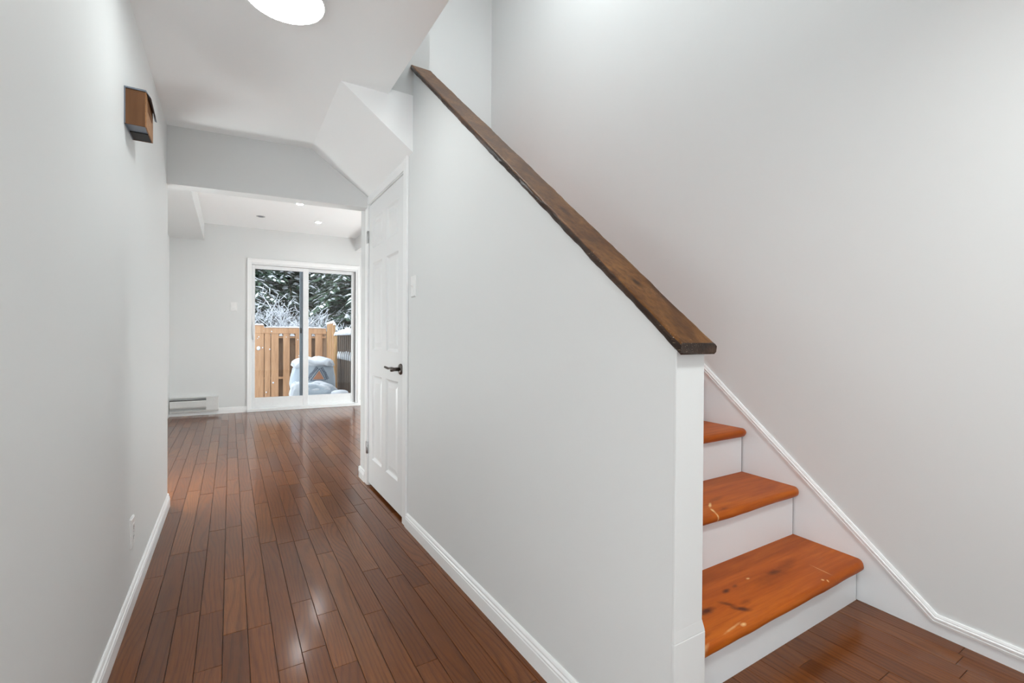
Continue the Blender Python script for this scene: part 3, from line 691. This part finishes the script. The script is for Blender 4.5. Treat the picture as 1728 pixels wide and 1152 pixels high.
def blob(cx, cy, cz, rx, ry, rz, seed, p=2.6, amp=.08, nu=40, nv=24, freq=3):
    m = MB(); rings = []
    for j in range(nv+1):
        ph = -math.pi/2 + math.pi*(j+.02)/(nv+.04); ring = []
        for i in range(nu):
            th = 2*math.pi*i/nu; c = lambda a: math.copysign(abs(math.cos(a))**(2/p), math.cos(a)); s = lambda a: math.copysign(abs(math.sin(a))**(2/p), math.sin(a))
            d = Vector((c(ph)*c(th), c(ph)*s(th), s(ph))); k = 1 + amp*fbm((d.x*freq+seed, d.y*freq, d.z*freq), 4)
            ring.append((cx + rx*d.x*k, cy + ry*d.y*k, cz + rz*d.z*k))
        rings.append(ring)
    m.loft(rings, 0, True); return m
def bags():
    root = tag(empty('plastic_sack', (1.22, 8.72, -.1)), 'tall white sack with orange triangle print, snow on top', 'sack'); L = Matrix.Translation((-1.22, -8.72, .1))
    m = blob(1.24, 8.75, .27, .36, .20, .40, 3, 3.2, .07); bv = BVHTree.FromPolygons([Vector(v) for v in m.v], m.f)
    o = m.build('sack_body', M['sack']); o.data.transform(L); o.parent = root
    sn = MB(); rings = []
    for (q, dz) in ((1.0, .60), (.97, .645), (.86, .685), (.6, .70), (.3, .715), (.03, .72)):
        rings.append([(1.24 + .355*q*math.copysign(abs(math.cos(a))**.65, math.cos(a)), 8.75 + .20*q*math.copysign(abs(math.sin(a))**.65, math.sin(a)), dz + .07*(.4+q*.6)*fbm((math.cos(a)*3, math.sin(a)*3, q*4), 3) + (.03 if math.cos(a) > .0 and q < .9 else 0)*fbm((a*3, q, 9))) for a in [2*math.pi*k/40 for k in range(40)]])
    sn.loft(rings, 0, True); o = sn.build('snow', M['snow']); o.data.transform(L); o.parent = root
    # printed triangle, laid on the sack front
    def on(x, z, lift=.004):
        h = bv.ray_cast(Vector((x, 7.5, z)), Vector((0, 1, 0)))[0]; return Vector((x, (h.y if h else 8.55) - lift, z))
    A, B_, T = (1.165, .335), (1.425, .335), (1.318, .545)
    def tri(sc, lift, mat, name, par):
        cx, cz = 1.305, .405; P = [((x-cx)*sc+cx, (z-cz)*sc+cz) for x, z in (A, B_, T)]; m = MB(); n = 8; idx = {}
        for i in range(n+1):
            for j in range(n+1-i):
                a, b = i/n, j/n; c = 1-a-b; idx[i, j] = m.vert(on(P[0][0]*c+P[1][0]*a+P[2][0]*b, P[0][1]*c+P[1][1]*a+P[2][1]*b, lift))
        for i in range(n):
            for j in range(n-i):
                m.face((idx[i, j], idx[i+1, j], idx[i, j+1]), 0, True)
                if i+j < n-1: m.face((idx[i+1, j], idx[i+1, j+1], idx[i, j+1]), 0, True)
        o = m.build(name, mat); o.data.transform(L); o.parent = par; return o
    t0 = tri(1.0, .004, M['blueprint'], 'printed_triangle', root); tri(.86, .006, M['sack'], 'triangle_band', t0); tri(.72, .008, M['orangeprint'], 'triangle_centre', t0)
    R = random.Random(4)                 # marks of unreadable lettering along both sides of the triangle
    for (p, q, n) in (((1.118, .348), (1.285, .565), 8), ((1.352, .56), (1.458, .35), 7)):
        m = MB(); d = Vector((q[0]-p[0], q[1]-p[1])); ln = d.length/n; e = d.normalized(); s = Vector((-e.y, e.x))
        for k in range(n):
            c = Vector(p) + d*((k+.5)/n); hgt = .024; wd = ln*.36
            for (ua, ub, va, vb) in ((-wd, -wd*.35, -hgt, hgt), (wd*.35, wd, -hgt, hgt), (-wd, wd, R.choice((-hgt, -.004, hgt*.6)), None)):
                vb = va + .012 if vb is None else vb
                m.poly([on(*(c + e*a + s*b), .006) for a, b in ((ua, va), (ub, va), (ub, vb), (ua, vb))])
        o = m.build('lettering', M['blueprint']); o.data.transform(L); o.parent = root
    root = tag(empty('plastic_sack', (1.2, 8.38, -.1)), 'low slumped white sack under snow in front of the tall one', 'sack'); L2 = Matrix.Translation((-1.2, -8.38, .1))
    m = blob(1.20, 8.30, .08, .36, .16, .24, 8, 2.4, .16, freq=2.2); o = m.build('sack_body', M['sack']); o.data.transform(L2); o.parent = root
    m = blob(1.20, 8.305, .15, .34, .14, .18, 8, 2.4, .18, freq=2.2); o = m.build('snow', M['snow']); o.data.transform(L2); o.parent = root
    m = blob(.93, 8.27, .12, .115, .12, .225, 12, 2.3, .14); o = m.build('snowy_fold', M['snow']); o.data.transform(L2); o.parent = root
    root = tag(empty('bucket', (1.545, 8.00, -.1)), 'grey lidded bucket capped with snow beside the sacks', 'bucket')
    m = MB(); m.lathe([(.11, 0), (.125, .20), (.135, .20), (.135, .225)], (0, 0, 0), (0, 0, 1), 32); m.build('pail', M['lid'], root)
    m = MB(); m.lathe([(.138, .215), (.140, .25), (.128, .285), (.09, .305), (.04, .312), (.002, .313)], (0, 0, 0), (0, 0, 1), 32); m.build('snow', M['snow'], root)
bags()

# ------------------------------------------------------------------ trees beyond the fence
def spray(mf, ms, p, d, ln, R, snowy):
    """one flat evergreen spray: a stem with side leaflets, snow lying on it"""
    d = d.normalized(); side = d.cross(Vector((0, 0, 1)))
    side = side.normalized() if side.length > .01 else Vector((1, 0, 0)); up = side.cross(d)
    n = 6
    for i in range(n):
        f = (i+.5)/n; b = p + d*ln*f; l = ln*.42*(1-f*.6)*R.uniform(.7, 1.2)
        for s in (-1, 1):
            e = (side*s*.8 + d*.75 + up*R.uniform(-.35, .15)).normalized(); w_ = up.cross(e)*l*.16 + up*l*R.uniform(-.1, .1)
            q = b + e*l*.45
            mf.face([mf.vert(b), mf.vert(q - w_), mf.vert(b + e*l), mf.vert(q + w_)])
    tip = p + d*ln*1.15; w_ = side*ln*.07
    mf.face([mf.vert(p), mf.vert(p + d*ln*.6 - w_), mf.vert(tip), mf.vert(p + d*ln*.6 + w_)])
    if R.random() < snowy:
        wd = ln*R.uniform(.10, .24); a = p + d*ln*R.uniform(0, .3) + Vector((0, 0, .010)); b = p + d*ln*R.uniform(.7, 1.05) + Vector((0, 0, .008)); h = Vector((0, 0, wd*.55)); c = (a+b)/2 + h
        i0 = ms.vert(a); i1 = ms.vert(b); l = ms.vert((a+b)/2 - side*wd); r = ms.vert((a+b)/2 + side*wd); t = ms.vert(c)
        for q in ((i0, l, t), (l, i1, t), (i1, r, t), (r, i0, t)): ms.face(q, 0, True)
def evergreen(loc, H, Rr, seed, label, snowy=.45, z0=.5):
    R = random.Random(seed); root = tag(empty('evergreen_tree', loc), label, 'tree'); tr = MB(); br = MB(); mf = MB(); ms = MB()
    tr.path([(0.03*math.sin(i), .03*math.cos(i*1.3), H*i/8) for i in range(9)], [.11*(1-i/8.5)+.01 for i in range(9)], 8)
    z = z0
    while z < H*.97:
        k = 8 if z < H*.7 else 6; L0 = Rr*(1 - (z/H))**.75 + .15
        for b in range(k):
            a = 2*math.pi*(b/k) + R.uniform(-.4, .4); L = L0*R.uniform(.7, 1.1); pts = []
            for s in range(6):
                f = s/5; pts.append(Vector((math.cos(a)*L*f, math.sin(a)*L*f, z + .10*L*f - .38*L*f*f)))
            br.path(pts, [.020*(1-s/5.5)+.003 for s in range(6)], 5)
            ns = int(L*11)
            for s in range(2, ns+1):
                f = s/ns; i = min(4, int(f*5)); g = f*5 - i; p = pts[i].lerp(pts[i+1], g); d = pts[i+1]-pts[i]; d.normalize()
                sd = d.cross(Vector((0, 0, 1))).normalized()
                for q in (-1, 1):
                    dd = d*.75 + sd*q*R.uniform(.5, 1.1) + Vector((0, 0, R.uniform(-.35, .12)))
                    spray(mf, ms, p, dd, R.uniform(.22, .40)*(1.15-.4*f), R, snowy)
        z += R.uniform(.13, .20)
    tr.build('trunk', M['bark'], root); br.build('branches', M['bark'], root); tag(mf.build('foliage', M['needle'], root), kind='stuff'); tag(ms.build('snow', M['snow'], root), kind='stuff')
    return root
def bare_shrub(loc, H, seed, label, depth=6):
    R = random.Random(seed); root = tag(empty('bare_shrub', loc), label, 'shrub'); st = MB(); sn = MB()
    def grow(p, d, ln, r, lv):
        q = p + d*ln; st.tube(p, q, r, r*.75, 5, caps=False)
        if lv < depth-1 or abs(d.z) < .92:
            o = Vector((0, 0, r*1.0+.003)); sn.tube(p+o, q+o, r*.85+.004, r*.7+.0035, 5)
        if lv >= depth: return
        for _ in range(3 if lv < 2 else 2 if R.random() < .75 else 3):
            ax = Vector((R.uniform(-1, 1), R.uniform(-1, 1), R.uniform(-.3, .6))).normalized()
            nd = (d*.9 + ax*R.uniform(.45, .95)).normalized(); grow(p + d*ln*R.uniform(.55, 1), nd, ln*R.uniform(.62, .86), r*.66, lv+1)
    for _ in range(5): grow(Vector((R.uniform(-.1, .1), R.uniform(-.1, .1), 0)), Vector((R.uniform(-.5, .5), R.uniform(-.5, .5), 1)).normalized(), H*.27, .018, 0)
    st.build('stems', M['twig'], root); tag(sn.build('snow', M['snow'], root), kind='stuff'); return root
GT = 'trees beyond the fence'
for o in (
    evergreen((.05, 13.4, -.1), 6.2, 1.45, 1, 'snowy evergreen rising behind the fence at left edge of the glass', .62),
    evergreen((3.0, 13.0, -.1), 6.6, 1.7, 2, 'dark green snowy evergreen behind the fence corner at right', .5),
    evergreen((1.5, 15.4, -.1), 7.0, 1.9, 4, 'evergreen standing behind the bare shrubs, farther from fence', .65),
    evergreen((4.6, 16.0, -.1), 7.2, 2.0, 5, 'far evergreen behind the dark green one at right', .65),
    evergreen((-1.6, 16.2, -.1), 7.4, 2.0, 6, 'far evergreen beyond the left snowy one', .65),
    evergreen((.3, 18.2, -.1), 8.0, 2.2, 7, 'tall evergreen in the far row, seen through the left pane', .65),
    evergreen((3.1, 18.4, -.1), 8.0, 2.3, 8, 'tall evergreen in the far row, seen through the right pane', .65)): o['group'] = GT
for o in (bare_shrub((1.0, 12.5, -.1), 2.9, 3, 'bare grey shrub laden with snow behind the fence middle'),
          bare_shrub((2.0, 12.4, -.1), 2.4, 9, 'smaller bare shrub under snow near the fence corner')): o['group'] = 'bare shrubs beyond the fence'

bpy.context.view_layer.update()
